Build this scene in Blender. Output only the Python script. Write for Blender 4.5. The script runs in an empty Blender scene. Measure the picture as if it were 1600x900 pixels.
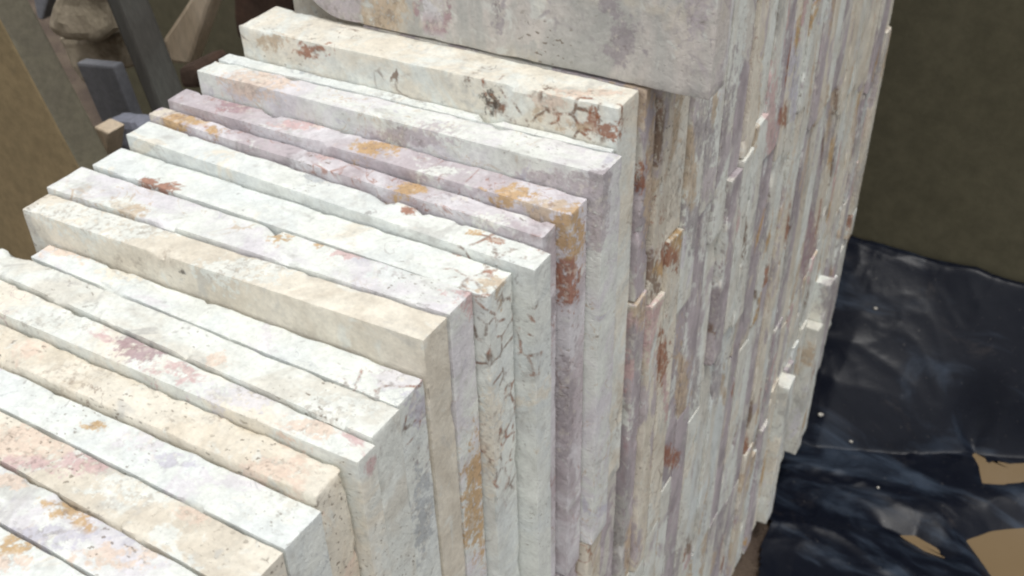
import bpy, math, random
import numpy as np
from math import radians, cos, sin

# ------------------------------------------------------------------ camera, world, light
scene = bpy.context.scene
K, ZC = 0.72, 1.60                      # working units -> metres, lens height above the ground
FOCAL, CX, CY = 1685.7, 800.0, 450.0    # solved from the photograph (1600 px wide)
YAW, PITCH, ROLL = radians(31.244), radians(53.776), radians(-1.588)


def mat3(a, b, c):
    ca, sa, cb, sb, cc, sc = cos(a), sin(a), cos(b), sin(b), cos(c), sin(c)
    return (np.array([[ca, -sa, 0], [sa, ca, 0], [0, 0, 1]]) @ np.array([[1, 0, 0], [0, cb, -sb], [0, sb, cb]])
            @ np.array([[cc, -sc, 0], [sc, cc, 0], [0, 0, 1]]))


RC = mat3(YAW, PITCH, ROLL)
cam = bpy.data.cameras.new('camera')
camo = bpy.data.objects.new('camera', cam)
scene.collection.objects.link(camo)
cam.sensor_width = 36
cam.lens = 36 * FOCAL / 1600
cam.clip_start, cam.clip_end = 0.02, 200
from mathutils import Matrix
M4 = Matrix.Identity(4)
for i in range(3):
    for j in range(3):
        M4[i][j] = RC[i, j]
M4[2][3] = ZC
camo.matrix_world = M4
cam.dof.use_dof = True
cam.dof.focus_distance = 0.80
cam.dof.aperture_fstop = 13
scene.camera = camo

SUN_EL, SUN_DIR = 73.0, (0.76, -0.62)        # overcast brightness comes from the front left
world = bpy.data.worlds.new('World')
scene.world = world
world.use_nodes = True
wn = world.node_tree
wn.nodes.clear()
sky = wn.nodes.new('ShaderNodeTexSky')
sky.sky_type = 'NISHITA'
sky.sun_disc = False
sky.sun_elevation = radians(SUN_EL)
sky.sun_rotation = math.atan2(SUN_DIR[0], SUN_DIR[1])
sky.air_density, sky.dust_density, sky.ozone_density = 1.0, 3.0, 1.0
hsv = wn.nodes.new('ShaderNodeHueSaturation')       # an overcast sky: nearly grey
hsv.inputs['Saturation'].default_value = 0.12
bg = wn.nodes.new('ShaderNodeBackground')
bg.inputs['Strength'].default_value = 0.14
wo = wn.nodes.new('ShaderNodeOutputWorld')
wn.links.new(sky.outputs[0], hsv.inputs['Color'])
wn.links.new(hsv.outputs[0], bg.inputs[0])
wn.links.new(bg.outputs[0], wo.inputs[0])

sun = bpy.data.lights.new('sun', 'SUN')
sun.energy = 1.0
sun.angle = radians(14)
sun.color = (1.0, 0.97, 0.92)
suno = bpy.data.objects.new('sun', sun)
scene.collection.objects.link(suno)
h = math.hypot(*SUN_DIR)
dx, dy, dz = SUN_DIR[0] / h * cos(radians(SUN_EL)), SUN_DIR[1] / h * cos(radians(SUN_EL)), sin(radians(SUN_EL))
from mathutils import Vector
suno.rotation_euler = Vector((dx, dy, dz)).to_track_quat('Z', 'Y').to_euler()

scene.view_settings.view_transform = 'Standard'
scene.view_settings.look = 'None'
scene.view_settings.gamma = 1
scene.view_settings.exposure = 0.33
scene.render.engine = 'CYCLES'
scene.cycles.filter_width = 2.2

# ------------------------------------------------------------------ helpers
rng = np.random.default_rng(7)
random.seed(7)


def W(p):
    p = np.asarray(p, float)
    return p * K + np.array([0, 0, ZC])


def ray(px, py):
    return RC @ np.array([(px - CX) / FOCAL, -(py - CY) / FOCAL, -1.0])


def hit(px, py, ax, val):
    """point (working units, lens at the origin) where the sight line meets the plane axis=val"""
    d = ray(px, py)
    return d * (val / d[ax])


def _hash(i, j, k, s):
    n = (i * 374761393 + j * 668265263 + k * 2147483647 + s * 1274126177) & 0x7fffffff
    n = ((n ^ (n >> 13)) * 1274126177) & 0x7fffffff
    n = ((n ^ (n >> 16)) * 974634777) & 0x7fffffff
    return (n & 0xffff) / 65535.0


def vnoise(P, s=0):
    P = np.asarray(P, float)
    I = np.floor(P).astype(np.int64)
    F = P - I
    F = F * F * (3 - 2 * F)
    r = 0
    for a in (0, 1):
        for b in (0, 1):
            for c in (0, 1):
                w = (F[:, 0] if a else 1 - F[:, 0]) * (F[:, 1] if b else 1 - F[:, 1]) * (F[:, 2] if c else 1 - F[:, 2])
                r = r + w * _hash(I[:, 0] + a, I[:, 1] + b, I[:, 2] + c, s)
    return r * 2 - 1


def fbm(P, s=0, o=3):
    r, a, t = 0, 1, 0
    for q in range(o):
        r = r + a * vnoise(P * 2.03 ** q + 17.3 * q, s + q)
        t += a
        a *= .5
    return r / t


def link(o, parent=None):
    scene.collection.objects.link(o)
    if parent is not None:
        o.parent = parent
    return o


def mesh_obj(name, V, Q, mat, parent=None, smooth=True, loc=(0, 0, 0)):
    me = bpy.data.meshes.new(name)
    me.from_pydata([tuple(v) for v in V], [], [tuple(q) for q in Q])
    me.validate()
    if smooth:
        me.shade_smooth()
    me.materials.append(mat)
    o = bpy.data.objects.new(name, me)
    o.location = loc
    return link(o, parent)


def tag(o, label, cat, group=None):
    o['kind'] = 'thing'
    o['label'] = label
    o['category'] = cat
    if group:
        o['group'] = group
    return o


# ------------------------------------------------------------------ materials
class NT:
    def __init__(self, name):
        self.m = bpy.data.materials.new(name)
        self.m.use_nodes = True
        self.t = self.m.node_tree
        self.t.nodes.clear()
        self.out = self.n('ShaderNodeOutputMaterial')
        self.b = self.n('ShaderNodeBsdfPrincipled')
        self.l(self.b.outputs[0], self.out.inputs[0])

    def n(self, k, **kw):
        x = self.t.nodes.new(k)
        for a, v in kw.items():
            setattr(x, a, v)
        return x

    def l(self, a, b):
        self.t.links.new(a, b)

    def math(self, op, a, b=None, clamp=False):
        x = self.n('ShaderNodeMath', operation=op, use_clamp=clamp)
        for i, v in enumerate((a, b)):
            if v is None:
                continue
            if isinstance(v, (int, float)):
                x.inputs[i].default_value = v
            else:
                self.l(v, x.inputs[i])
        return x.outputs[0]

    def step(self, v, lo, hi, a=0.0, b=1.0):
        x = self.n('ShaderNodeMapRange', interpolation_type='SMOOTHSTEP')
        self.l(v, x.inputs[0])
        for i, q in enumerate((lo, hi, a, b)):
            x.inputs[1 + i].default_value = q
        return x.outputs[0]

    def mix(self, f, a, b, mode='MIX'):
        x = self.n('ShaderNodeMix', data_type='RGBA', blend_type=mode)
        for s, v in ((x.inputs[0], f), (x.inputs[6], a), (x.inputs[7], b)):
            if isinstance(v, (int, float)):
                s.default_value = v
            elif isinstance(v, tuple):
                s.default_value = (*v, 1)
            else:
                self.l(v, s)
        return x.outputs[2]

    def coords(self, scale=(1, 1, 1), seed=0.0, rnd=True):
        tc = self.n('ShaderNodeTexCoord')
        mp = self.n('ShaderNodeMapping')
        mp.inputs['Scale'].default_value = scale
        self.l(tc.outputs['Object'], mp.inputs['Vector'])
        if rnd:
            oi = self.n('ShaderNodeObjectInfo')
            cb = self.n('ShaderNodeCombineXYZ')
            for i, k in enumerate((37.0, 53.0, 71.0)):
                self.l(self.math('MULTIPLY_ADD', oi.outputs['Random'], k), cb.inputs[i])
                cb.inputs[i].links[0].from_node.inputs[2].default_value = seed * (i + 1)
            self.l(cb.outputs[0], mp.inputs['Location'])
        else:
            mp.inputs['Location'].default_value = (seed, seed * 2, seed * 3)
        return mp.outputs[0]

    def noise(self, vec, scale, detail=4, rough=.55, dist=0.0):
        x = self.n('ShaderNodeTexNoise')
        self.l(vec, x.inputs['Vector'])
        x.inputs['Scale'].default_value = scale
        x.inputs['Detail'].default_value = detail
        x.inputs['Roughness'].default_value = rough
        x.inputs['Distortion'].default_value = dist
        return x.outputs['Fac']

    def bump(self, hgt, strength, dist, normal=None):
        x = self.n('ShaderNodeBump')
        x.inputs['Strength'].default_value = strength
        x.inputs['Distance'].default_value = dist
        self.l(hgt, x.inputs['Height'])
        if normal is not None:
            self.l(normal, x.inputs['Normal'])
        return x.outputs[0]


COL = dict(
    white=(.768, .792, .745), bluewhite=(.72, .755, .735), cream=(.78, .735, .63), beige=(.66, .605, .505), travertine=(.70, .635, .52),
    lilac=(.52, .465, .485), palelilac=(.70, .68, .70), plum=(.40, .27, .29), rose=(.62, .44, .43), peach=(.73, .595, .49),
    ochre=(.55, .35, .15), rust=(.33, .12, .055), brown=(.20, .125, .085), dark=(.085, .07, .058), grey=(.50, .495, .465),
    greygreen=(.685, .67, .60), lavender=(.56, .545, .61), tan=(.56, .44, .31), bluegrey=(.45, .475, .49), purplegrey=(.385, .345, .36),
    dustgrey=(.645, .60, .555), flint=(.30, .28, .265))


def stone(name, base, second, third, t_amt=.5, vein=.3, vein_col='brown', rust=.1, pits=.3, scale=1.0, streak=1.0, fourth='grey'):
    """a banded, brecciated travertine: clouds of four tones, clast outlines, fine veins, rust films and pit holes.
    streak < 1 draws the clouds out along the slab's height"""
    N = NT(name)
    cs = N.coords((1, 1, streak))
    c2 = N.coords((1, 1, .5 + .5 * streak), 5.1)
    n1 = N.noise(cs, 15 * scale, 4, .66, .7)
    c = N.mix(N.step(n1, .40, .60), COL[base], COL[second])
    n2 = N.noise(N.coords((1, 1, streak), 11.3), 13 * scale, 4, .68, 1.0)
    c = N.mix(N.step(n2, .66 - .24 * t_amt, .73 - .22 * t_amt, 0, .85), c, COL[third])
    n3 = N.noise(N.coords((1, 1, streak), 3.7), 26 * scale, 3, .7, .6)
    c = N.mix(N.step(n3, .57, .70, 0, .6), c, COL[fourth])
    n5 = N.noise(N.coords((1, 1, .5 + .5 * streak), 31.7), 42 * scale, 3, .7, .8)
    c = N.mix(N.step(n5, .58, .68, 0, .55), c, COL['white'])
    # clast outlines (cracked cells) and thin winding veins
    wv = N.n('ShaderNodeVectorMath', operation='ADD')
    nw = N.n('ShaderNodeTexNoise')
    N.l(c2, nw.inputs['Vector'])
    nw.inputs['Scale'].default_value = 26
    nw.inputs['Detail'].default_value = 4
    sc_ = N.n('ShaderNodeVectorMath', operation='SCALE')
    N.l(nw.outputs['Color'], sc_.inputs[0])
    sc_.inputs['Scale'].default_value = .013
    N.l(c2, wv.inputs[0])
    N.l(sc_.outputs[0], wv.inputs[1])
    vo = N.n('ShaderNodeTexVoronoi', feature='DISTANCE_TO_EDGE')
    N.l(wv.outputs[0], vo.inputs['Vector'])
    vo.inputs['Scale'].default_value = 52 * scale
    cell = N.step(vo.outputs['Distance'], .015, .075, 1, 0)
    cg = N.step(N.noise(c2, 9, 4, .6), .66 - .22 * vein, .76 - .18 * vein)
    nv = N.noise(c2, 19 * scale, 4, .62, 1.2)
    line = N.step(N.math('ABSOLUTE', N.math('SUBTRACT', nv, .5)), .0, .014, 1, 0)
    gate = N.step(N.noise(c2, 7.5, 3), .60 - .22 * vein, .70 - .2 * vein)
    ck = N.n('ShaderNodeAttribute', attribute_name='cracked')
    vm = N.math('MAXIMUM', N.math('MULTIPLY', cell, cg), N.math('MULTIPLY', line, gate))
    vm = N.math('MULTIPLY', vm, N.step(N.noise(c2, 85, 3, .7), .36, .60))
    wide = N.math('MULTIPLY', N.step(vo.outputs['Distance'], .02, .10, 1, 0), N.step(N.noise(c2, 45, 4, .75), .44, .60))
    vk = N.math('MULTIPLY', wide, N.step(ck.outputs['Fac'], .25, .6))
    vm = N.math('MAXIMUM', vm, vk)
    c = N.mix(N.math('MULTIPLY', vm, .72), c, COL[vein_col])
    c = N.mix(N.math('MULTIPLY', vk, .75), c, N.mix(N.step(N.noise(c2, 70, 3), .42, .58), COL['brown'], COL['rust']))
    # short dark flecks in loose swarms
    fl = N.noise(N.coords((1.4, 1, .8), 17.1), 70, 3, .62, .5)
    fm = N.math('MULTIPLY', N.step(fl, .655, .71), N.step(N.noise(c2, 14, 3), .50, .62))
    c = N.mix(N.math('MULTIPLY', fm, .55), c, COL['flint'])
    # rust films
    nr = N.noise(N.coords((1, 1, .7), 21.9), 17 * scale, 5, .72, .7)
    rm = N.step(nr, .735 - .12 * rust, .79 - .10 * rust, 0, .8)
    c = N.mix(rm, c, N.mix(N.step(N.noise(c2, 90, 3), .4, .6), COL['rust'], COL['ochre']))
    # mineral inclusion placed on this slab, its outline broken up and its inside granular
    at = N.n('ShaderNodeAttribute', attribute_name='mineral')
    ne = N.noise(c2, 48, 4, .78, .5)
    nf = N.noise(c2, 150, 2, .75)
    pm = N.math('ADD', at.outputs['Alpha'], N.math('MULTIPLY', N.math('SUBTRACT', ne, .5), 2.9))
    pm = N.math('ADD', pm, N.math('MULTIPLY', N.math('SUBTRACT', nf, .5), 2.6))
    pm = N.math('MULTIPLY', N.step(pm, .36, .95, 0, .82), N.step(at.outputs['Alpha'], .02, .12))
    pc = N.mix(N.step(nf, .36, .52), N.mix(1.0, at.outputs['Color'], (.62, .58, .56), 'MULTIPLY'), at.outputs['Color'])
    pc = N.mix(N.step(N.noise(c2, 95, 3, .75), .52, .66, 0, .7), pc, N.mix(.7, at.outputs['Color'], COL['cream']))
    c = N.mix(pm, c, pc)
    # mottling and saw grain
    g1 = N.noise(c2, 52, 4, .75)
    g2 = N.noise(N.coords((1, 1, 1), 8.8), 260, 2, .75)
    val = N.math('ADD', N.step(g1, .25, .75, .86, 1.07), N.step(g2, .2, .8, -.08, .07))
    cv = N.n('ShaderNodeCombineColor')
    for i in range(3):
        N.l(val, cv.inputs[i])
    c = N.mix(1.0, c, cv.outputs[0], 'MULTIPLY')
    # pits
    np_ = N.noise(N.coords((1, 1.5, 1.5), 14.2), 190, 2, .5)
    pgate = N.step(N.noise(c2, 16, 3), .62 - .20 * pits, .74 - .18 * pits)
    pit = N.math('MULTIPLY', N.step(np_, .63, .68), pgate)
    c = N.mix(N.math('MULTIPLY', pit, .75), c, (.20, .16, .12))
    N.l(c, N.b.inputs['Base Color'])
    N.b.inputs['Roughness'].default_value = .8
    N.b.inputs['Specular IOR Level'].default_value = .25
    hgt = N.math('SUBTRACT', N.math('ADD', N.math('MULTIPLY', g1, .7), N.math('MULTIPLY', g2, .35)),
                 N.math('MULTIPLY', N.step(np_, .63, .68), pits * .9))
    N.l(N.bump(hgt, .48, .0024), N.b.inputs['Normal'])
    return N.m


ST = dict(
    white=stone('white_stone', 'white', 'bluewhite', 'cream', .25, .35, 'grey', .05, .35),
    cream=stone('cream_stone', 'cream', 'white', 'beige', .4, .25, 'brown', .12, .25),
    smooth=stone('smooth_cream_stone', 'beige', 'cream', 'beige', .4, .1, 'brown', .0, .12, .7),
    beige=stone('beige_stone', 'beige', 'cream', 'white', .4, .2, 'brown', .08, .7),
    travertine=stone('travertine_stone', 'travertine', 'cream', 'peach', .35, .15, 'brown', .05, 1.0),
    bluewhite=stone('blue_white_stone', 'bluewhite', 'white', 'palelilac', .35, .4, 'bluegrey', .02, .3),
    lilac=stone('lilac_stone', 'lilac', 'palelilac', 'purplegrey', .35, .6, 'rust', .4, .3),
    palelilac=stone('pale_lilac_stone', 'palelilac', 'white', 'lavender', .35, .5, 'tan', .28, .3),
    greygreen=stone('grey_green_stone', 'greygreen', 'white', 'grey', .3, .3, 'grey', .05, .4),
    crackle=stone('crackled_white_stone', 'white', 'cream', 'beige', .3, 1.0, 'brown', .3, .9),
    rosewhite=stone('rosy_white_stone', 'white', 'cream', 'rose', .25, .3, 'plum', .2, .4),
    # the far columns, their patches drawn out along the height
    e_cream=stone('cream_end_stone', 'cream', 'beige', 'greygreen', .6, .5, 'brown', .3, .5, 1.2, .5),
    e_pale=stone('pale_grey_end_stone', 'greygreen', 'white', 'lilac', .4, .45, 'brown', .2, .5, 1.2, .5),
    e_green=stone('pale_green_end_stone', 'greygreen', 'bluewhite', 'grey', .35, .4, 'flint', .1, .4, 1.2, .5),
    e_lilac=stone('lilac_end_stone', 'lilac', 'purplegrey', 'greygreen', .6, .5, 'plum', .25, .4, 1.3, .5),
    e_plum=stone('plum_end_stone', 'purplegrey', 'lilac', 'beige', .5, .5, 'plum', .3, .4, 1.2, .5),
    e_tan=stone('tan_end_stone', 'beige', 'cream', 'lilac', .6, .5, 'rust', .42, .6, 1.2, .5, 'tan'),
    e_white=stone('white_end_stone', 'white', 'greygreen', 'palelilac', .45, .4, 'flint', .15, .5, 1.2, .5),
    face=stone('dusty_lilac_face_stone', 'dustgrey', 'grey', 'lilac', .35, .2, 'purplegrey', .03, .25, .8, .7, fourth='beige'),
)
WORD = dict(white='white', cream='cream', beige='beige', travertine='travertine', bluewhite='bluish white', lilac='lilac', palelilac='pale lilac',
            e_cream='cream', e_pale='pale grey', e_green='pale green-grey', e_lilac='lilac-grey', e_plum='purplish grey', e_tan='tan', e_white='white')


def plain(name, a, b, scale=6, rough=.85, spec=.2, bump=.4, dist=.004, third=None, thr=.6, streak=1.0):
    N = NT(name)
    c1 = N.coords((1, 1, streak))
    n = N.noise(c1, scale, 6, .65, .5)
    c = N.mix(N.step(n, .35, .65), a, b)
    if third:
        c = N.mix(N.step(N.noise(N.coords((1, 1, streak), 7.7), scale * .6, 5, .65, .6), thr, thr + .12), c, third)
    g = N.noise(c1, scale * 14, 4, .7)
    cv = N.n('ShaderNodeCombineColor')
    v = N.step(g, .2, .8, .82, 1.15)
    for i in range(3):
        N.l(v, cv.inputs[i])
    N.l(N.mix(1.0, c, cv.outputs[0], 'MULTIPLY'), N.b.inputs['Base Color'])
    N.b.inputs['Roughness'].default_value = rough
    N.b.inputs['Specular IOR Level'].default_value = spec
    N.l(N.bump(N.math('ADD', n, N.math('MULTIPLY', g, .4)), bump, dist), N.b.inputs['Normal'])
    return N.m


M_GROUND = plain('muddy_earth', (.085, .06, .045), (.14, .105, .075), 9, .8, .3, .8, .02, (.20, .15, .10), .62)
M_WALL = plain('dark_olive_wall', (.096, .087, .055), (.106, .096, .062), 2.2, .85, .2, .3, .006, (.116, .120, .084), .60)
M_YEL = plain('yellow_brown_face', (.28, .21, .115), (.235, .18, .10), 5, .85, .2, .4, .003, (.185, .155, .10), .58)
M_EDGE = plain('grey_olive_edge', (.17, .155, .11), (.135, .122, .092), 9, .85, .2, .4, .003, (.115, .12, .08), .58)
M_SLATE = plain('blue_grey_slate', (.215, .22, .24), (.175, .18, .198), 7, .8, .25, .4, .003)
M_SLATE2 = plain('grey_timber', (.11, .11, .10), (.085, .08, .072), 14, .85, .2, .5, .003, (.15, .16, .14), .58, .2)
M_BLOCK = plain('tan_rubble', (.50, .43, .33), (.36, .31, .23), 8, .9, .2, .6, .006, (.19, .155, .11), .6)
M_STRIP = plain('tan_timber', (.66, .55, .42), (.54, .44, .32), 14, .85, .2, .4, .003, (.24, .18, .13), .64, .22)
M_LUMP = plain('blue_grey_rubble', (.24, .25, .30), (.19, .20, .245), 9, .85, .25, .6, .005)
M_RED = plain('red_brown_chip', (.09, .05, .035), (.06, .04, .03), 9, .9, .2, .5, .004)
M_CHIP = plain('pale_chip', (.55, .52, .46), (.42, .40, .36), 40, .85, .2, .4, .001)


def plastic():
    N = NT('black_plastic_film')
    c1 = N.coords((1, 1, 1), 1.3, False)
    sky_streak = N.noise(N.coords((1, 2.6, 1), 4.4, False), 3.2, 5, .6, 1.2)
    c = N.mix(N.step(sky_streak, .50, .70, 0, .9), (.004, .0055, .011), (.036, .050, .074))      # blue-grey sky reflection on wet plastic, painted into the colour
    dust = N.noise(N.coords((1, 1.4, 1), 9.1, False), 5.5, 6, .72, .7)
    dm = N.step(dust, .58, .76, 0, .4)
    c = N.mix(dm, c, (.085, .072, .066))
    spk = N.step(N.noise(c1, 120, 3, .65), .66, .74, 0, .35)
    c = N.mix(spk, c, (.15, .14, .13))
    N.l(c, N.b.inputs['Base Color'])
    N.l(N.math('ADD', N.step(sky_streak, .5, .7, .36, .55), N.math('MULTIPLY', dm, .8)), N.b.inputs['Roughness'])
    N.b.inputs['Specular IOR Level'].default_value = .2
    w = N.noise(c1, 26, 5, .6, .6)
    N.l(N.bump(w, .22, .004), N.b.inputs['Normal'])
    return N.m


def mudwater():
    N = NT('muddy_water')
    c1 = N.coords((1, 1, 1), 2.0, False)
    N.l(N.mix(N.noise(c1, 5, 3), (.185, .13, .07), (.22, .16, .095)), N.b.inputs['Base Color'])
    N.b.inputs['Roughness'].default_value = .14
    N.b.inputs['Specular IOR Level'].default_value = .4
    N.l(N.bump(N.noise(c1, 14, 2), .08, .004), N.b.inputs['Normal'])
    return N.m


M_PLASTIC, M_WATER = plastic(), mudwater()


# ------------------------------------------------------------------ ground
def gz(x, y):
    """height of the ground (working units, lens = 0): rises along the stack, steeper bank against the wall"""
    a = np.interp(y, [1.2, 1.55, 1.77, 2.0, 2.2, 2.45, 9], [-2.2, -1.985, -1.935, -1.82, -1.66, -1.60, -1.60])
    yf = np.clip(2.10 + .45 * (x + .38), 2.05, 2.36)         # foot of the bank that rises to the wall
    b = np.where(y < yf, -2.0 - .25 * np.clip(1.6 - y, 0, .8), -2.0 + .38 * np.clip((y - yf) / (2.50 - yf), 0, 1) ** .85)
    t = np.clip((x + .43) / .05, 0, 1)
    t = t * t * (3 - 2 * t)
    l = np.clip((-1.05 - x) / .4, 0, 1)
    return (a * (1 - t) + b * t) * (1 - l) - 2.1 * l


PUDDLES = [  # pixel outline in the photograph's sight lines, water height
    ([(1502, 842), (1545, 828), (1640, 818), (1700, 860), (1640, 930), (1566, 925), (1530, 880)], -2.035),
    ([(1518, 700), (1545, 722), (1640, 726), (1680, 740), (1600, 752), (1535, 755), (1524, 735)], -1.990),
    ([(1378, 828), (1430, 834), (1466, 856), (1482, 876), (1440, 862)], -2.032),
]
PUD = [(np.array([hit(px, py, 2, z)[:2] for px, py in pts]), z) for pts, z in PUDDLES]


def in_poly(P, poly, grow=0.0):
    c = poly.mean(0)
    q = c + (poly - c) * (1 + grow)
    x, y = P[:, 0], P[:, 1]
    ins = np.zeros(len(P), bool)
    j = len(q) - 1
    for i in range(len(q)):
        xi, yi, xj, yj = *q[i], *q[j]
        with np.errstate(divide='ignore', invalid='ignore'):
            ins ^= ((yi > y) != (yj > y)) & (x < (xj - xi) * (y - yi) / (yj - yi) + xi)
        j = i
    return ins


def sdist(P, poly):
    d = np.full(len(P), 9.0)
    for i in range(len(poly)):
        a, b = poly[i], poly[(i + 1) % len(poly)]
        e = b - a
        t = np.clip(((P - a) @ e) / (e @ e), 0, 1)
        d = np.minimum(d, np.linalg.norm(P - a - t[:, None] * e, axis=1))
    return np.where(in_poly(P, poly), -d, d)


def grid_obj(name, xs, ys, zf, mat, keep=None):
    X, Y = np.meshgrid(xs, ys, indexing='ij')
    x, y = X.ravel(), Y.ravel()
    V = W(np.stack([x, y, zf(x, y)], 1))
    nx, ny = len(xs), len(ys)
    idx = np.arange(nx * ny).reshape(nx, ny)
    Q = np.stack([idx[:-1, :-1], idx[1:, :-1], idx[1:, 1:], idx[:-1, 1:]], -1).reshape(-1, 4)
    if keep is not None:
        k = keep(x, y)
        Q = Q[k[Q].all(1)]
        used = np.unique(Q)
        re = -np.ones(len(V), int)
        re[used] = np.arange(len(used))
        V, Q = V[used], re[Q]
    return mesh_obj(name, V, Q, mat)


def ground_z(x, y):
    P = np.stack([x * 5, y * 5, x * 0], 1)
    return np.where((x > -.5) & (y > .8) & (y < 2.53) & (x < 1.6), np.minimum(gz(x, y) - .022 + .014 * fbm(P, 3, 4), plastic_z(x, y) - .012), gz(x, y) - .022 + .014 * fbm(P, 3, 4) * (np.abs(x) < 3))


def plastic_z(x, y):
    P = np.stack([x, y, x * 0], 1)
    z = gz(np.maximum(x, -.37), y).copy()
    warp = .12 * fbm(P * 3.0, 31, 3)
    # long folds that sweep towards the foot of the stack, then small crumples
    u = (y - .20 * x + warp) * 4.2
    fold = np.abs(((u + .3 * np.sin(3 * x)) % 1.0) - .5) * 2
    z += .013 * (1 - fold) ** 2.5 * (.55 + .45 * vnoise(P * 3 + 5, 9))
    r = 1 - np.abs(fbm(P * np.array([2.4, 5.0, 1]), 12, 2)) * 2.4
    z += .006 * np.clip(r, 0, 1) ** 3
    q = P + .05 * np.stack([vnoise(P * 9, 61), vnoise(P * 9, 62), P[:, 2]], 1)
    for sc, am, sd_ in ((8, .0045, 22), (17, .0022, 23), (34, .0012, 24)):      # sharp creases
        r2 = 1 - np.abs(fbm(q * np.array([sc * .7, sc, 1]) + 3, sd_, 2)) * 3.0
        z += am * np.clip(r2, 0, 1) ** 2
    z += np.exp(-((y - 2.42) / .10) ** 2) * .02 * np.clip(fbm(P * np.array([5, 4, 1]) + 9, 41, 2) + .3, 0, 1)
    for poly, wz in PUD:
        sd = sdist(P[:, :2], poly)
        t = np.clip((.10 - sd) / .13, 0, 1)
        t = t * t * (3 - 2 * t)
        z = z * (1 - t) + (wz + np.clip(sd, -.03, .10) * .35 + .006 * fbm(P * 14, 71, 2)) * t
    return z


xs = np.unique(np.concatenate([np.linspace(-9, -2.4, 12), np.linspace(-2.4, 2.4, 130), np.linspace(2.4, 9, 12)]))
ys = np.unique(np.concatenate([np.linspace(-7, 0, 14), np.linspace(0, 3.2, 90), np.linspace(3.2, 11, 12)]))
g = grid_obj('ground', xs, ys, ground_z, M_GROUND)
g['kind'] = 'structure'


def plastic_keep(x, y):
    e = np.where(y > 1.80, -.465, -.395 + .03 * fbm(np.stack([x * 0, y * 6, x * 0], 1), 77, 3) + np.clip(1.72 - y, 0, 1) * .25)
    return (x > e) & (y < 2.515)


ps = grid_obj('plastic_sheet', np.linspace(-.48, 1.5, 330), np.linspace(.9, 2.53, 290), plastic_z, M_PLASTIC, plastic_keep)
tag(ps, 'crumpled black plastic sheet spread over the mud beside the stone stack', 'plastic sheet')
for poly, wz in PUD:
    c = poly.mean(0)
    ring = []
    for i in range(len(poly)):
        for t in (0, .33, .67):
            p = poly[i] * (1 - t) + poly[(i + 1) % len(poly)] * t
            ring.append(c + (p - c) * 1.12 + rng.normal(0, .004, 2))
    V = [W((c[0], c[1], wz))] + [W((p[0], p[1], wz)) for p in ring]
    n = len(ring)
    o = mesh_obj('puddle', V, [(0, 1 + i, 1 + (i + 1) % n) for i in range(n)], M_WATER)
    o['kind'] = 'structure'


# ------------------------------------------------------------------ the slabs
def axis_nodes(n0, n1, step, r):
    L = n1 - n0
    m = max(1, int(round((L - 2 * r) / step)))
    mid = list(np.linspace(n0 + r, n1 - r, m + 1))
    return np.array([n0, n0 + .35 * r] + mid + [n1 - .35 * r, n1])


def box_surface(ax, ay, az):
    """outer shell of a grid, as vertices and quads"""
    nx, ny, nz = len(ax), len(ay), len(az)
    ids = -np.ones((nx, ny, nz), int)
    m = np.zeros((nx, ny, nz), bool)
    m[[0, -1]] = True
    m[:, [0, -1]] = True
    m[:, :, [0, -1]] = True
    ids[m] = np.arange(m.sum())
    I = np.argwhere(m)
    V = np.stack([ax[I[:, 0]], ay[I[:, 1]], az[I[:, 2]]], 1)
    Q = []

    def face(a, flip):
        q = np.stack([a[:-1, :-1], a[1:, :-1], a[1:, 1:], a[:-1, 1:]], -1).reshape(-1, 4)
        Q.append(q[:, ::-1] if flip else q)
    face(ids[0], True)
    face(ids[-1], False)
    face(ids[:, 0], False)
    face(ids[:, -1], True)
    face(ids[:, :, 0], True)
    face(ids[:, :, -1], False)
    return V, np.concatenate(Q)


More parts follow.
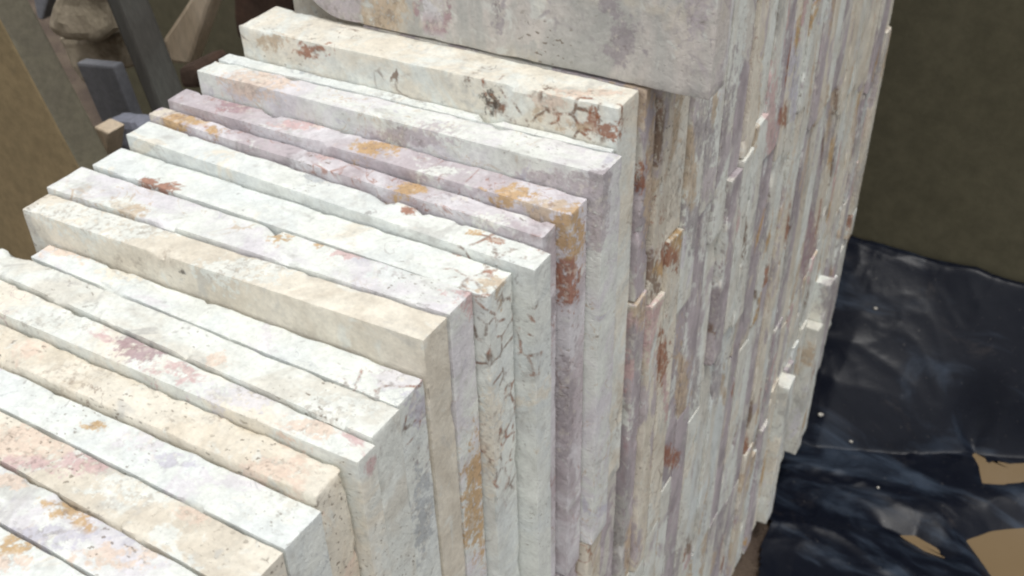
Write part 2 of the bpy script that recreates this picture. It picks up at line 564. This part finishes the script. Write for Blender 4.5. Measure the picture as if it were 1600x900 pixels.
def make_slab(mat, xr, xl, yr0, yr1, yl0, yl1, zr, zl, zb, seed, fine=True, rough=1.0, edge=.0045, patches=(), chips=(), topslope=0.0, nchip=None, name='stone_slab'):
    """a sawn slab on edge; corners in working units; rounded and chipped edges, slightly uneven faces"""
    L, T, H = (xr - xl) * K, (((yr1 - yr0) + (yl1 - yl0)) / 2) * K, (zr - zb) * K
    r = min(.0045, T * .3)
    if fine:
        ax = axis_nodes(0, L, .0038, r)
        az = np.concatenate([axis_nodes(0, H, .0055, r)])
        az = az[(az > H - .09) | (np.arange(len(az)) % 3 == 0) | (az < .004)]
        az[0] = 0
    else:
        ax = axis_nodes(0, L, .006, r)
        ax = ax[(ax > L - .024) | (ax < .007) | (np.arange(len(ax)) % 9 == 0)]
        az = axis_nodes(0, H, .0065, r)
    ay = axis_nodes(0, T, .0045, r)
    V, Q = box_surface(ax, ay, az)
    D = np.array([L, T, H])
    off = np.array([seed * 3.17, seed * 1.71, seed * 2.39])
    # rounded, ragged edges: the radius itself wanders
    rr = edge * (.45 + 1.5 * np.clip(fbm(V * 95 + off, seed, 3) - .05, 0, 1.2) * rough + 1.6 * np.clip(fbm(V * 24 + off, seed + 2, 2) - .35, 0, 1))
    inner = np.clip(V, rr[:, None], D - rr[:, None])
    d = V - inner
    ln = np.linalg.norm(d, axis=1)
    k = ln > 1e-9
    nrm = np.zeros_like(V)
    nrm[k] = d[k] / ln[k][:, None]
    P = V.copy()
    P[k] = inner[k] + nrm[k] * rr[k][:, None]
    # faces: gentle waviness plus grain; the broken top is rougher than the sawn faces
    top = np.clip((V[:, 2] - (H - .012)) / .012, 0, 1)
    amp = .0005 + .0008 * rough * top
    P += nrm * (amp * fbm(V * 60 + off, seed + 3, 3) + .0005 * fbm(V * 14 + off, seed + 8, 2))[:, None]
    P[:, 2] += top * .0007 * rough * fbm(V * np.array([22, 30, 22]) + off, seed + 5, 3)
    P[:, 2] += topslope * (V[:, 1] / T - .5) * np.clip((V[:, 2] - (H - .02)) / .02, 0, 1)
    # chips knocked out of the edges
    allchips = list(chips)
    rg = np.random.default_rng(seed + 100)
    for _ in range(nchip if nchip is not None else 13 if fine else 7):
        e = rg.random()
        if fine and e < .6:
            c = (rg.random() * L, rg.choice([0, T]), H)
        else:
            c = (L, rg.choice([0, T]), rg.random() * H)
        allchips.append((c, .003 + .0085 * rg.random() ** 3))
    for c, cr in allchips:
        v = P - np.array(c)
        dist = np.linalg.norm(v, axis=1)
        m = dist < cr
        if m.any():
            n = np.where(np.array(c) > D * .98, 1.0, np.where(np.array(c) < D * .02, -1.0, 0.0)) + rg.normal(0, .35, 3)
            n /= np.linalg.norm(n)
            over = v[m] @ n + cr * (.25 + .2 * rg.random())
            over = np.clip(over, 0, None) * (.9 + .2 * vnoise(P[m] * 250, seed))
            P[m] -= n * over[:, None]
    # warp the straight box onto its four measured corners
    u = P[:, 0] / L
    w = P[:, 1] / T
    X = (xl + (xr - xl) * u)
    Y = (yl0 + (yl1 - yl0) * w) * (1 - u) + (yr0 + (yr1 - yr0) * w) * u
    Zt = zl * (1 - u) + zr * u
    Z = zb + (Zt - zb) * P[:, 2] / H
    G = np.stack([X, Y, Z], 1)
    Wd = W(G)
    org = W(((xl + xr) / 2, (yr0 + yl1) / 2, zb))
    o = mesh_obj(name, Wd - org, Q, mat, loc=tuple(org))
    o.data.set_sharp_from_angle(angle=radians(32))
    col = np.zeros((len(G), 4), np.float32)
    crk = np.zeros(len(G), np.float32)
    col[:, :3] = COL['cream']
    for p, uvec, vvec, nvec, ck in patches:
        Mi = np.linalg.inv(np.stack([uvec, vvec, nvec], 1))
        q = (G - p) @ Mi.T
        a = np.clip(1.6 * np.exp(-.85 * (q ** 2).sum(1)), 0, 1)
        if ck == 'crack':
            crk = np.maximum(crk, a)
            continue
        m = a > col[:, 3]
        col[m, :3] = COL[ck]
        col[m, 3] = a[m]
    at = o.data.attributes.new('mineral', 'FLOAT_COLOR', 'POINT')
    at.data.foreach_set('color', col.ravel())
    at = o.data.attributes.new('cracked', 'FLOAT', 'POINT')
    at.data.foreach_set('value', crk.astype(np.float32))
    return o


def patch(plane, val, px, py, rx, ry, ck, depth=.02):
    """a mineral patch seen at a photograph position, lying on the slab plane axis=val"""
    p = hit(px, py, plane, val)
    u = hit(px + rx, py, plane, val) - p
    v = hit(px, py + ry, plane, val) - p
    n = np.zeros(3)
    n[plane] = depth
    return (p, u, v, n, ck)


GRP = 'stone slabs standing on edge in the stack'
TH = .57
# front rows, nearest first: material, xr, xl, right y0/y1, left y0/y1, z right, z left, label
ROW = [
    ('white', -.47, -1.03, .272, .312, .276, .315, -.706, -.708, 'white slab with a small ochre stain, nearest in the bottom left corner',
     [('t', 30, 850, 34, 14, 'ochre'), ('t', 20, 880, 30, 10, 'peach')]),
    ('palelilac', -.47, -1.03, .314, .356, .317, .369, -.705, -.708, 'pale lilac and peach slab with an ochre patch, second from the bottom left corner',
     [('t', 95, 795, 36, 13, 'ochre'), ('t', 128, 818, 14, 14, 'ochre'), ('t', 70, 842, 55, 18, 'lavender'), ('t', 190, 872, 60, 18, 'peach'), ('t', 20, 752, 30, 12, 'peach')]),
    ('beige', -.478, -1.035, .358, .409, .371, .411, -.704, -.706, 'off-white slab with rosy peach left end and grey pits at its right corner',
     [('t', 60, 690, 90, 26, 'peach'), ('t', 130, 722, 40, 18, 'rose'), ('t', 40, 720, 40, 10, 'rose'), ('t', 300, 805, 22, 12, 'peach'), ('t', 230, 760, 60, 22, 'white')]),
    ('bluewhite', -.478, -1.03, .411, .460, .413, .451, -.703, -.704, 'bluish white slab with a small ochre dot, in front of the cream travertine slab',
     [('t', 150, 665, 13, 7, 'ochre'), ('t', 215, 690, 40, 16, 'palelilac'), ('t', 270, 718, 34, 14, 'lavender'), ('t', 420, 790, 60, 24, 'white')]),
    ('travertine', -.484, -1.03, .462, .502, .453, .495, -.692, -.694, 'rough cream travertine slab with brown pits and wavy ragged front edge',
     [('t', 420, 735, 60, 12, 'peach'), ('t', 300, 655, 60, 10, 'cream'), ('t', 120, 580, 80, 14, 'cream')]),
    ('rosewhite', -.469, -1.03, .504, .530, .497, .541, -.680, -.682, 'white slab with a plum and rose patch in the middle of its top',
     [('t', 225, 540, 42, 18, 'plum'), ('t', 275, 578, 30, 14, 'rose'), ('t', 390, 620, 60, 20, 'palelilac'), ('t', 480, 670, 40, 14, 'peach'), ('t', 90, 500, 70, 20, 'white')]),
    ('greygreen', -.474, -1.03, .532, .575, .543, .579, -.675, -.677, 'pale grey-green slab with one peach spot near a crack, right of the plum patch',
     [('t', 340, 562, 18, 10, 'peach'), ('t', 520, 640, 60, 20, 'white')]),
    ('bluewhite', -.478, -.985, .577, .621, .581, .609, -.675, -.676, 'bluish white slab with peach left end, sunk below the tall cream slab',
     [('t', 80, 374, 60, 14, 'peach'), ('t', 140, 390, 60, 14, 'peach'), ('t', 210, 425, 40, 12, 'cream'), ('t', 615, 590, 28, 14, 'palelilac'), ('e', 655, 640, 16, 22, 'lavender'), ('t', 600, 600, 60, 24, 'crack'), ('e', 655, 680, 20, 50, 'crack'), ('e', 660, 800, 14, 60, 'bluegrey')]),
    ('smooth', -.476, -1.02, .623, .664, .611, .650, -.629, -.640, 'cream slab standing proud with a plain front face and one dark round hole',
     [('f', 285, 425, 5, 6, 'dark'), ('t', 200, 350, 100, 20, 'white'), ('t', 100, 325, 60, 14, 'white'), ('t', 380, 420, 80, 16, 'white'), ('f', 230, 405, 60, 14, 'beige')]),
    ('palelilac', -.475, -1.025, .666, .707, .652, .706, -.627, -.634, 'pale lilac slab with brown crumbs at left and a rose spot past its middle',
     [('t', 205, 326, 22, 8, 'tan'), ('t', 185, 318, 14, 6, 'beige'), ('t', 545, 397, 26, 9, 'rose'), ('t', 505, 382, 14, 6, 'ochre'), ('e', 738, 475, 12, 22, 'rose'), ('t', 735, 462, 8, 12, 'rose'), ('e', 745, 780, 16, 70, 'ochre'), ('t', 620, 430, 40, 14, 'bluewhite'), ('t', 440, 372, 20, 8, 'ochre')]),
    ('white', -.459, -1.01, .709, .757, .709, .757, -.629, -.629, 'bright white slab with two rust marks near its left end',
     [('t', 232, 282, 12, 5, 'rust'), ('t', 258, 292, 20, 5, 'rust'), ('t', 770, 445, 22, 10, 'tan'), ('t', 720, 395, 14, 5, 'rust'), ('e', 765, 680, 18, 60, 'cream'), ('e', 785, 600, 40, 150, 'crack'), ('t', 745, 435, 50, 26, 'crack')]),
    ('white', -.434, -1.0, .759, .794, .759, .798, -.620, -.610, 'white slab with a cracked right corner and a small red-brown wedge mark',
     [('t', 637, 326, 12, 5, 'rust'), ('t', 775, 372, 18, 5, 'rust'), ('t', 500, 280, 24, 6, 'bluegrey'), ('t', 745, 360, 14, 5, 'ochre'), ('t', 780, 380, 60, 18, 'crack'), ('e', 830, 540, 14, 60, 'crack')]),
    ('lilac', -.445, -1.0, .796, .826, .800, .822, -.606, -.601, 'lilac slab with a crumbly ochre left end and orange patch near its right end',
     [('t', 290, 188, 48, 10, 'ochre'), ('t', 270, 182, 30, 8, 'travertine'), ('t', 338, 203, 16, 7, 'ochre'), ('t', 640, 292, 26, 9, 'ochre'), ('t', 510, 243, 18, 7, 'rose'), ('t', 700, 310, 30, 8, 'palelilac'), ('t', 760, 340, 30, 9, 'white')]),
    ('lilac', -.430, -.99, .828, .866, .824, .858, -.592, -.590, 'mauve slab with a plum streak and rust-orange crumbling right end',
     [('t', 368, 165, 26, 9, 'plum'), ('t', 590, 232, 36, 10, 'ochre'), ('t', 690, 268, 26, 8, 'white'), ('t', 800, 300, 34, 9, 'ochre'), ('t', 850, 318, 34, 9, 'tan'), ('e', 895, 365, 16, 40, 'ochre'), ('e', 895, 440, 10, 40, 'rust'), ('t', 470, 195, 30, 8, 'rose'), ('e', 885, 640, 14, 70, 'purplegrey')]),
    ('palelilac', -.414, -.968, .868, .914, .860, .894, -.561, -.561, 'whitish slab with a lilac shaded front face, below the tall cracked slab',
     [('f', 880, 300, 90, 30, 'lilac'), ('f', 930, 300, 40, 40, 'purplegrey'), ('f', 640, 215, 60, 16, 'lilac'), ('t', 400, 125, 50, 14, 'peach'), ('e', 935, 330, 14, 60, 'lilac')]),
    ('bluewhite', -.428, -.965, .9145, .924, .8945, .917, -.5612, -.559, 'bluish white thin slab with blue-grey specks, under the tall cracked cream slab',
     [('t', 500, 110, 34, 7, 'bluegrey'), ('t', 400, 84, 16, 5, 'bluegrey'), ('t', 640, 150, 60, 12, 'bluewhite')]),
    ('cream', -.426, -.942, .925, .976, .918, .990, -.515, -.520, 'tall cream slab with dark holes, rust spot and brown cracks along its front',
     [('f', 482, 80, 24, 10, 'rust'), ('f', 470, 78, 10, 6, 'rust'), ('f', 768, 158, 12, 14, 'dark'), ('f', 618, 118, 5, 8, 'brown'), ('f', 728, 128, 6, 5, 'brown'),
      ('f', 845, 150, 8, 6, 'brown'), ('f', 838, 180, 8, 12, 'tan'), ('f', 945, 205, 22, 9, 'rust'), ('f', 925, 185, 8, 14, 'rust'), ('f', 895, 200, 24, 5, 'tan'), ('f', 425, 65, 22, 10, 'tan'), ('t', 900, 148, 70, 6, 'peach'), ('f', 980, 215, 16, 12, 'rust'), ('f', 890, 185, 90, 34, 'crack'), ('f', 770, 150, 26, 24, 'crack'), ('t', 900, 155, 80, 10, 'crack')]),
]
for i, (mk, xr, xl, a0, a1, b0, b1, zr, zl, lab, pats) in enumerate(ROW):
    gap = .0004
    pl = []
    for pp in pats:
        pln, val = {'t': (2, (zr + zl) / 2), 'f': (1, (a0 + b0) / 2), 'e': (0, xr)}[pp[0]]
        pl.append(patch(pln, val, *pp[1:]))
    o = make_slab(ST[mk], xr, xl, a0 + gap, a1 - gap, b0 + gap, b1 - gap, zr, zl, zr - TH, 11 + i * 7, True,
                  rough={'travertine': 2.0, 'cream': 1.5}.get(mk, 1.0), edge=.0034 if mk == 'travertine' else .0011, patches=pl)
    tag(o, lab, 'stone slab', GRP)

# the slab that carries the upper course, seen face on
y17 = .981
p17 = [patch(1, y17, *q) for q in [
    (968, 68, 25, 26, 'purplegrey'), (968, 68, 18, 18, 'purplegrey'), (600, 25, 34, 44, 'tan'), (672, 18, 20, 26, 'palelilac'), (655, 12, 7, 26, 'plum'), (678, 45, 20, 6, 'plum'), (700, 16, 6, 22, 'plum'),
    (955, 8, 18, 14, 'purplegrey'), (520, 20, 40, 40, 'lilac'), (780, 15, 10, 26, 'purplegrey'), (840, 70, 20, 12, 'grey'), (1060, 90, 6, 5, 'dark'), (1090, 20, 20, 40, 'lilac')]]
o = make_slab(ST['face'], -.349, -.902, y17, y17 + .043, y17 - .002, y17 + .041, -.02, -.02, -.5125, 411, True, 1.0, .0026, p17, nchip=6)
# lift its lower left corner into the broken curve the photograph shows
me = o.data
co = np.zeros(len(me.vertices) * 3)
me.vertices.foreach_get('co', co)
co = co.reshape(-1, 3)
L0 = co[:, 0].min()
t = np.clip((L0 + .055 - co[:, 0]) / .055, 0, 1)
low = np.clip((.20 - co[:, 2]) / .20, 0, 1)
co[:, 2] += (t ** 2) * .035 * low
me.vertices.foreach_set('co', co.ravel())
me.update()
tag(o, 'dusty lilac slab seen broadside with a round purple spot, foremost of the upper course', 'stone slab', GRP)

# ---- columns behind it: seams between the courses wander from column to column
ORD = ['first', 'second', 'third', 'fourth', 'fifth', 'sixth', 'seventh', 'eighth', 'ninth', 'tenth', 'eleventh', 'twelfth', 'thirteenth', 'fourteenth',
       'fifteenth', 'sixteenth', 'seventeenth', 'eighteenth', 'nineteenth', 'twentieth', 'twenty-first', 'twenty-second', 'twenty-third', 'twenty-fourth',
       'twenty-fifth', 'twenty-sixth', 'twenty-seventh', 'twenty-eighth', 'twenty-ninth', 'thirtieth']
ybs = [.979, 1.012, 1.052, 1.100, 1.152, 1.208, 1.255, 1.300, 1.342, 1.392]
while ybs[-1] < 2.20:
    ybs.append(ybs[-1] + .036 + .014 * rng.random())
COLS = list(zip(ybs[:-1], ybs[1:]))
EPATCH = [(1045, 400, 16, 18, 'rust'), (1060, 370, 8, 24, 'ochre'), (1225, 182, 9, 16, 'rust'), (1300, 238, 8, 26, 'ochre'), (1030, 420, 14, 10, 'ochre'), (1100, 200, 18, 40, 'purplegrey'),
          (1110, 290, 16, 30, 'lilac'), (1085, 360, 14, 40, 'purplegrey'), (1000, 480, 10, 30, 'tan'), (895, 660, 24, 60, 'lilac'), (985, 530, 14, 40, 'purplegrey'),
          (940, 785, 14, 20, 'ochre'), (1048, 715, 12, 14, 'rust'), (1035, 560, 8, 40, 'rust'), (1240, 120, 8, 60, 'lavender'), (1385, 150, 10, 60, 'plum'), (1300, 470, 14, 40, 'purplegrey'), (1265, 400, 12, 60, 'plum'),
          (1205, 200, 8, 90, 'rose'), (1020, 290, 8, 30, 'tan'), (1195, 740, 8, 40, 'ochre'), (905, 870, 16, 20, 'ochre'), (1065, 600, 10, 60, 'tan')]
pal = ['e_cream'] * 4 + ['e_pale'] * 6 + ['e_green'] * 3 + ['e_lilac'] * 4 + ['e_plum'] * 2 + ['e_tan'] * 3 + ['e_white'] * 3
fixed = {(0, 1): 'e_lilac', (1, 1): 'e_tan', (2, 1): 'e_cream', (3, 1): 'e_lilac', (4, 1): 'e_plum', (5, 1): 'e_pale', (6, 2): 'e_green', (7, 2): 'e_green', (8, 2): 'e_green',
         (0, 0): 'e_pale', (1, 0): 'e_cream', (2, 0): 'e_tan', (3, 0): 'e_white', (4, 0): 'e_white', (5, 0): 'e_pale', (9, 1): 'e_plum'}


def seams(i, y0, y1):
    y = (y0 + y1) / 2
    j = lambda s: s * float(rng.normal())
    gb = float(gz(np.array([-.45]), np.array([y]))[0])
    if y < 1.10:
        A = -.516 - .002 * i
        B = -.80 + j(.02)
        C = B - .55 + j(.02)
    elif y < 1.24:
        A = -.86 + j(.05)
        B = -1.22 + j(.05)
        C = -1.62 + j(.03)
    elif y < 1.40:
        A = -.765 + (.03 if y > 1.33 else 0) + j(.01)
        B = -1.075 + j(.02)
        C = -1.60 + j(.03)
    else:
        A = float(np.interp(y, [1.4, 1.65, 2.05, 2.2], [-.80, -.86, -.985, -.94])) + j(.025)
        B = float(np.interp(y, [1.4, 1.7, 2.2], [-1.15, -1.28, -1.22])) + j(.05)
        C = float(np.interp(y, [1.4, 1.62, 1.75, 2.1, 2.2], [-1.62, -1.62, -1.52, -1.42, -1.40])) + j(.03)
    return A, B, C, gb


CNAME = ['upper course', 'second course', 'third course', 'bottom course']
prev = above = 'e_pale'
colx = np.clip(rng.normal(0, .0022, 60), -.004, .004)
for i, (y0, y1) in enumerate(COLS):
    A, B, C, gb = seams(i, y0, y1)
    lv = [-.02, A, B, C, gb - .004]
    y = (y0 + y1) / 2
    for k in range(4):
        if i == 0 and k == 0:
            continue                      # the broadside slab stands here
        zt, zb = lv[k], lv[k + 1] + .002
        if zt - zb < .03:
            continue
        while True:
            mk = fixed.get((i, k)) or pal[rng.integers(len(pal))]
            if k and (i, k) not in fixed and rng.random() < .45:
                mk = above                # often the same bed runs on below
                break
            if (i, k) in fixed or mk != prev:
                break
        prev = above = mk
        xr = -.412 + colx[i] + float(rng.normal()) * .0007
        if k == 0:
            xr += .004 if y > 1.1 else (.03 if i == 1 else .012)
        if k == 1 and y < 1.10:
            xr += -.004
        if k == 1 and 1.24 < y < 1.40:
            xr = -.401 + float(rng.normal()) * .001
        if k == 3 and y > 1.6:
            xr += (.030 if 1.68 < y < 2.0 and rng.random() < .75 else .006) + .002 * float(rng.normal())
        if k in (1, 2) and y > 2.15:
            xr += .010
        sk = float(rng.normal()) * .004
        gap = .0005 + .0009 * rng.random()
        yy0, yy1 = y0 + (.058 if (k == 0 and i == 1) else 0) * 0 + gap, y1 - gap
        if k == 0 and i == 1:
            yy0 = y17 + .045
        pl = [patch(0, xr, *q) for q in EPATCH]
        for _ in range(int(rng.integers(2, 6))):
            zc = zb + (zt - zb) * rng.random()
            hh = .02 + .09 * rng.random()
            ww = .006 + .016 * rng.random()
            yc = yy0 if rng.random() < .5 else yy0 + (yy1 - yy0) * rng.random()
            tilt = .25 * float(rng.normal())
            ckk = ['tan', 'tan', 'lilac', 'purplegrey', 'white', 'white', 'cream', 'ochre', 'rust', 'rose', 'bluewhite', 'grey', 'brown'][rng.integers(13)]
            if ckk in ('rust', 'brown', 'ochre'):
                hh *= .5
                ww *= .7
            pl.append((np.array([xr, yc, zc]), np.array([0, ww, 0]), np.array([0, tilt * hh, hh]), np.array([.03, 0, 0]), ckk))
        pl = [q for q in pl if yy0 - .02 < q[0][1] < yy1 + .02 and zb < q[0][2] < zt]
        o = make_slab(ST[mk], xr, (-.80 if (k == 1 and i < 2) else xr - .56), yy0, yy1, yy0 + sk, yy1 + sk, zt, zt, zb, 1000 + i * 13 + k * 401, False, 1.0, .0014, pl,
                      topslope=float(rng.normal()) * .003)
        n, rest = i, len(COLS) - 1 - i
        place = 'in the %s' % CNAME[k]
        if n <= rest:
            lab = '%s slab end, %s, %s column behind the broadside slab' % (WORD[mk], CNAME[k], ORD[n])
        else:
            lab = '%s slab end, %s, %s column from the far end' % (WORD[mk], CNAME[k], ORD[rest])
        if i == 0:
            lab = '%s slab end, %s, directly below the broadside slab' % (WORD[mk], CNAME[k])
        tag(o, lab, 'stone slab', GRP)

SHORT = {'mauveslab': 'plum streaked mauve slab', 'lilacslab': 'crumbly ended lilac slab', 'whitishslab': 'whitish lilac-faced slab', 'bluishwhite': 'thin bluish white slab', 'tallcream': 'tall cracked cream slab'}
# slabs of the lower courses under the front rows, just in view at the bottom edge
for i, row in enumerate(ROW):
    a0, a1, zt = row[3], row[4], row[7] - TH - .003
    # lower slabs carry the front rows down to the ground, below the picture
    zz = zt if a0 < .78 else zt - .553
    gb = float(gz(np.array([-.45]), np.array([a0]))[0]) - .004
    cuts = [zz, gb]
    for c0, c1 in zip(cuts[:-1], cuts[1:]):
        o = make_slab(ST['e_cream'], row[1], row[1] - .56, a0 + .001, a1 - .001, a0 + .001, a1 - .001, c0 - .002, c0 - .002, c1, 5000 + i, False, 1.0, .002, nchip=0)
        tag(o, 'slab below the ' + ' '.join(row[9].split(',')[0].split()[:13]), 'stone slab', GRP)
    if a0 < .78:
        continue
    mk = pal[rng.integers(len(pal))]
    xr = row[1] + float(rng.normal()) * .006
    zb = zt - .55
    o = make_slab(ST[mk], xr, xr - .56, a0 + .001, a1 - .001, a0 + .001, a1 - .001, zt, zt, zb, 3000 + i * 17, False, 1.2, .004)
    tag(o, '%s slab end at the bottom edge, under the %s' % (WORD[mk], SHORT[row[9].split()[0] + row[9].split()[1]]), 'stone slab', GRP)


# ------------------------------------------------------------------ background solids
def prism(name, mat, front, back_vec, bevel=.006, seed=0, parent=None, rough=.0, sub=0):
    """a solid from an outline of 3-D points and a thickness vector (working units); edges bevelled, faces roughened"""
    import bmesh
    bm = bmesh.new()
    org = np.array([np.mean([p[0] for p in front]), np.mean([p[1] for p in front]), min(p[2] for p in front)])
    vs = [bm.verts.new(tuple((np.array(p) - org) * K)) for p in front]
    f = bm.faces.new(vs)
    bm.normal_update()
    if f.normal.dot(Vector(tuple(back_vec))) > 0:
        bmesh.ops.reverse_faces(bm, faces=[f])
    r = bmesh.ops.extrude_face_region(bm, geom=[f])
    for e in r['geom']:
        if isinstance(e, bmesh.types.BMVert):
            e.co += Vector(tuple(np.array(back_vec) * K))
    bmesh.ops.recalc_face_normals(bm, faces=bm.faces[:])
    if bevel:
        bmesh.ops.bevel(bm, geom=bm.edges[:], offset=bevel, segments=2, affect='EDGES', profile=.6)
    if sub:
        bmesh.ops.triangulate(bm, faces=[q for q in bm.faces if len(q.verts) > 4])
        bmesh.ops.subdivide_edges(bm, edges=bm.edges[:], cuts=sub, use_grid_fill=True)
    if rough:
        bm.normal_update()
        P = np.array([v.co[:] for v in bm.verts])
        d = fbm(P * 16 + seed, seed, 3) * rough
        ns = [v.normal.copy() for v in bm.verts]
        for v, n, q in zip(bm.verts, ns, d):
            v.co += n * q
    me = bpy.data.meshes.new(name)
    bm.to_mesh(me)
    bm.free()
    me.materials.append(mat)
    o = bpy.data.objects.new(name, me)
    o.location = tuple(W(org))
    return link(o, parent)


def P2(y, *pts):
    return [hit(px, py, 1, y) for px, py in pts]


def leaning(y, top, bot, width, thick, zfloor=-2.12):
    """outline of a leaning slab in the plane y: its right edge passes two sight lines, it runs down to the ground"""
    a, b = hit(*top, 1, y), hit(*bot, 1, y)
    d = (b - a) / np.linalg.norm(b - a)
    up = np.array([-d[2], 0, d[0]])
    if up[0] > 0:
        up = -up
    t = (zfloor - b[2]) / d[2]
    foot = b + d * t
    head = a - d * .35
    return [head, foot, foot + up * width, head + up * width], (0, thick, 0)


# dark wall behind the stack
wl = prism('wall', M_WALL, [(-3.4, 2.53, -2.3), (2.4, 2.53, -2.3), (2.4, 2.53, .35), (-3.4, 2.53, .35)], (0, .25, 0), .004)
tag(wl, 'dark olive brown wall in shade behind the stack and the black plastic', 'wall')

fr, bv = leaning(.98, (0, 30), (123, 260), .62, .062)
o = prism('leaning_board', M_YEL, fr, bv, .004, 3)
o.data.materials.append(M_EDGE)
for p in o.data.polygons:
    if p.normal.x > .35:
        p.material_index = 1
tag(o, 'big yellow-brown board with thick grey edge leaning at the far left', 'board')

fr, bv = leaning(1.22, (186, 0), (254, 170), .036, .062)
o = prism('grey_post', M_SLATE2, fr, bv, .005, 4)
tag(o, 'long dark grey post leaning behind the left ends of the stack', 'post')

fr, bv = leaning(1.30, (176, 104), (204, 176), .056, .028)
fr = [hit(176, 104, 1, 1.30), fr[1], fr[2], hit(118, 98, 1, 1.30)]
o = prism('leaning_slab', M_SLATE, fr, bv, .004, 5)
tag(o, 'short blue-grey slab leaning between the two long leaning pieces', 'stone slab', 'offcuts leaning behind the stack')

o = prism('stone_block', M_BLOCK, P2(1.36, (74, 46), (96, -30), (165, -30), (178, 50), (150, 64), (104, 60)), (.0, .10, .0), .012, 21, None, .010, 4)
tag(o, 'tan broken stone block with a pale chipped edge at the upper left', 'stone block')
o = prism('stone_block', M_BLOCK, P2(1.42, (84, 58), (180, 56), (190, 112), (128, 134), (108, 108)), (0, .10, 0), .012, 22, None, .008, 4)
tag(o, 'olive tan stone block resting under the broken block and on the blue-grey slab', 'stone block')
o = prism('stone_block', M_LUMP, P2(1.16, (150, 200), (164, 186), (208, 190), (222, 206), (222, 250), (184, 246), (158, 216)), (0, .045, 0), .012, 23, None, .008, 4)
tag(o, 'rounded blue-grey stone lump behind the white slab ends at left', 'stone block')
o = prism('stone_chip', M_STRIP, P2(1.10, (146, 198), (170, 208), (166, 246), (158, 240)), (0, .04, 0), .003, 24, None, .002, 2)
tag(o, 'small pale tan stone sliver beside the yellow-brown board edge', 'stone chip')

a = P2(1.45, (334, -60), (350, -60), (296, 103), (268, 98), (254, 62))
foot = [a[0], a[1], a[2], a[3], a[4]]
o = prism('tan_plank', M_STRIP, foot, (0, .04, 0), .006, 25, None, .002, 2)
tag(o, 'tan plank leaning the other way behind the top left of the stack', 'plank')
o = prism('stone_chip', M_RED, P2(1.20, (278, 108), (300, 100), (312, 116), (306, 138), (286, 136)), (0, .08, 0), .006, 26, None, .006, 3)
tag(o, 'dark red-brown stone chunk at the foot of the tan plank', 'stone chip')
o = prism('stone_block', M_RED, P2(1.75, (352, -60), (450, -60), (460, 60), (372, 60)), (0, .12, 0), .01, 27, None, .008, 3)  # dark block also stands in for the shaded gap beside the plank
tag(o, 'dark brown stone block partly standing in for shade behind the top left slab corner', 'stone block')
o = prism('leaning_slab', M_SLATE, P2(1.6, (40, -60), (92, -60), (66, 32), (58, 28)), (0, .05, 0), .004, 28)
tag(o, 'pale blue-grey slab corner wedged at the top left edge', 'stone slab', 'offcuts leaning behind the stack')

# small pale chips on the plastic
for px, py, s, lab in [(1372, 762, .004, 'tiny pale stone chip lowest on the black plastic, left of the puddles'),
                       (1282, 648, .007, 'largest pale stone chip on the plastic, close to the foot of the stack'),
                       (1368, 482, .005, 'small pale stone chip high on the black plastic near the olive wall'),
                       (1330, 690, .0055, 'small pale stone chip midway down the black plastic')]:
    z = -1.9
    for _ in range(30):
        p = hit(px, py, 2, z)
        zn = float(plastic_z(np.array([p[0]]), np.array([p[1]]))[0])
        z = z + .6 * (zn - z)
    p = hit(px, py, 2, z)
    th = np.linspace(0, 2 * np.pi, 7)[:-1] + rng.random()
    out = [(p[0] + s * cos(t) * (.7 + .5 * rng.random()), p[1] + s * sin(t) * (.7 + .5 * rng.random()), p[2] - s * .3) for t in th]
    o = prism('pebble', M_CHIP, out, (0, 0, s * .8), .0012, int(px))
    tag(o, lab, 'stone chip', 'stone chips on the plastic')
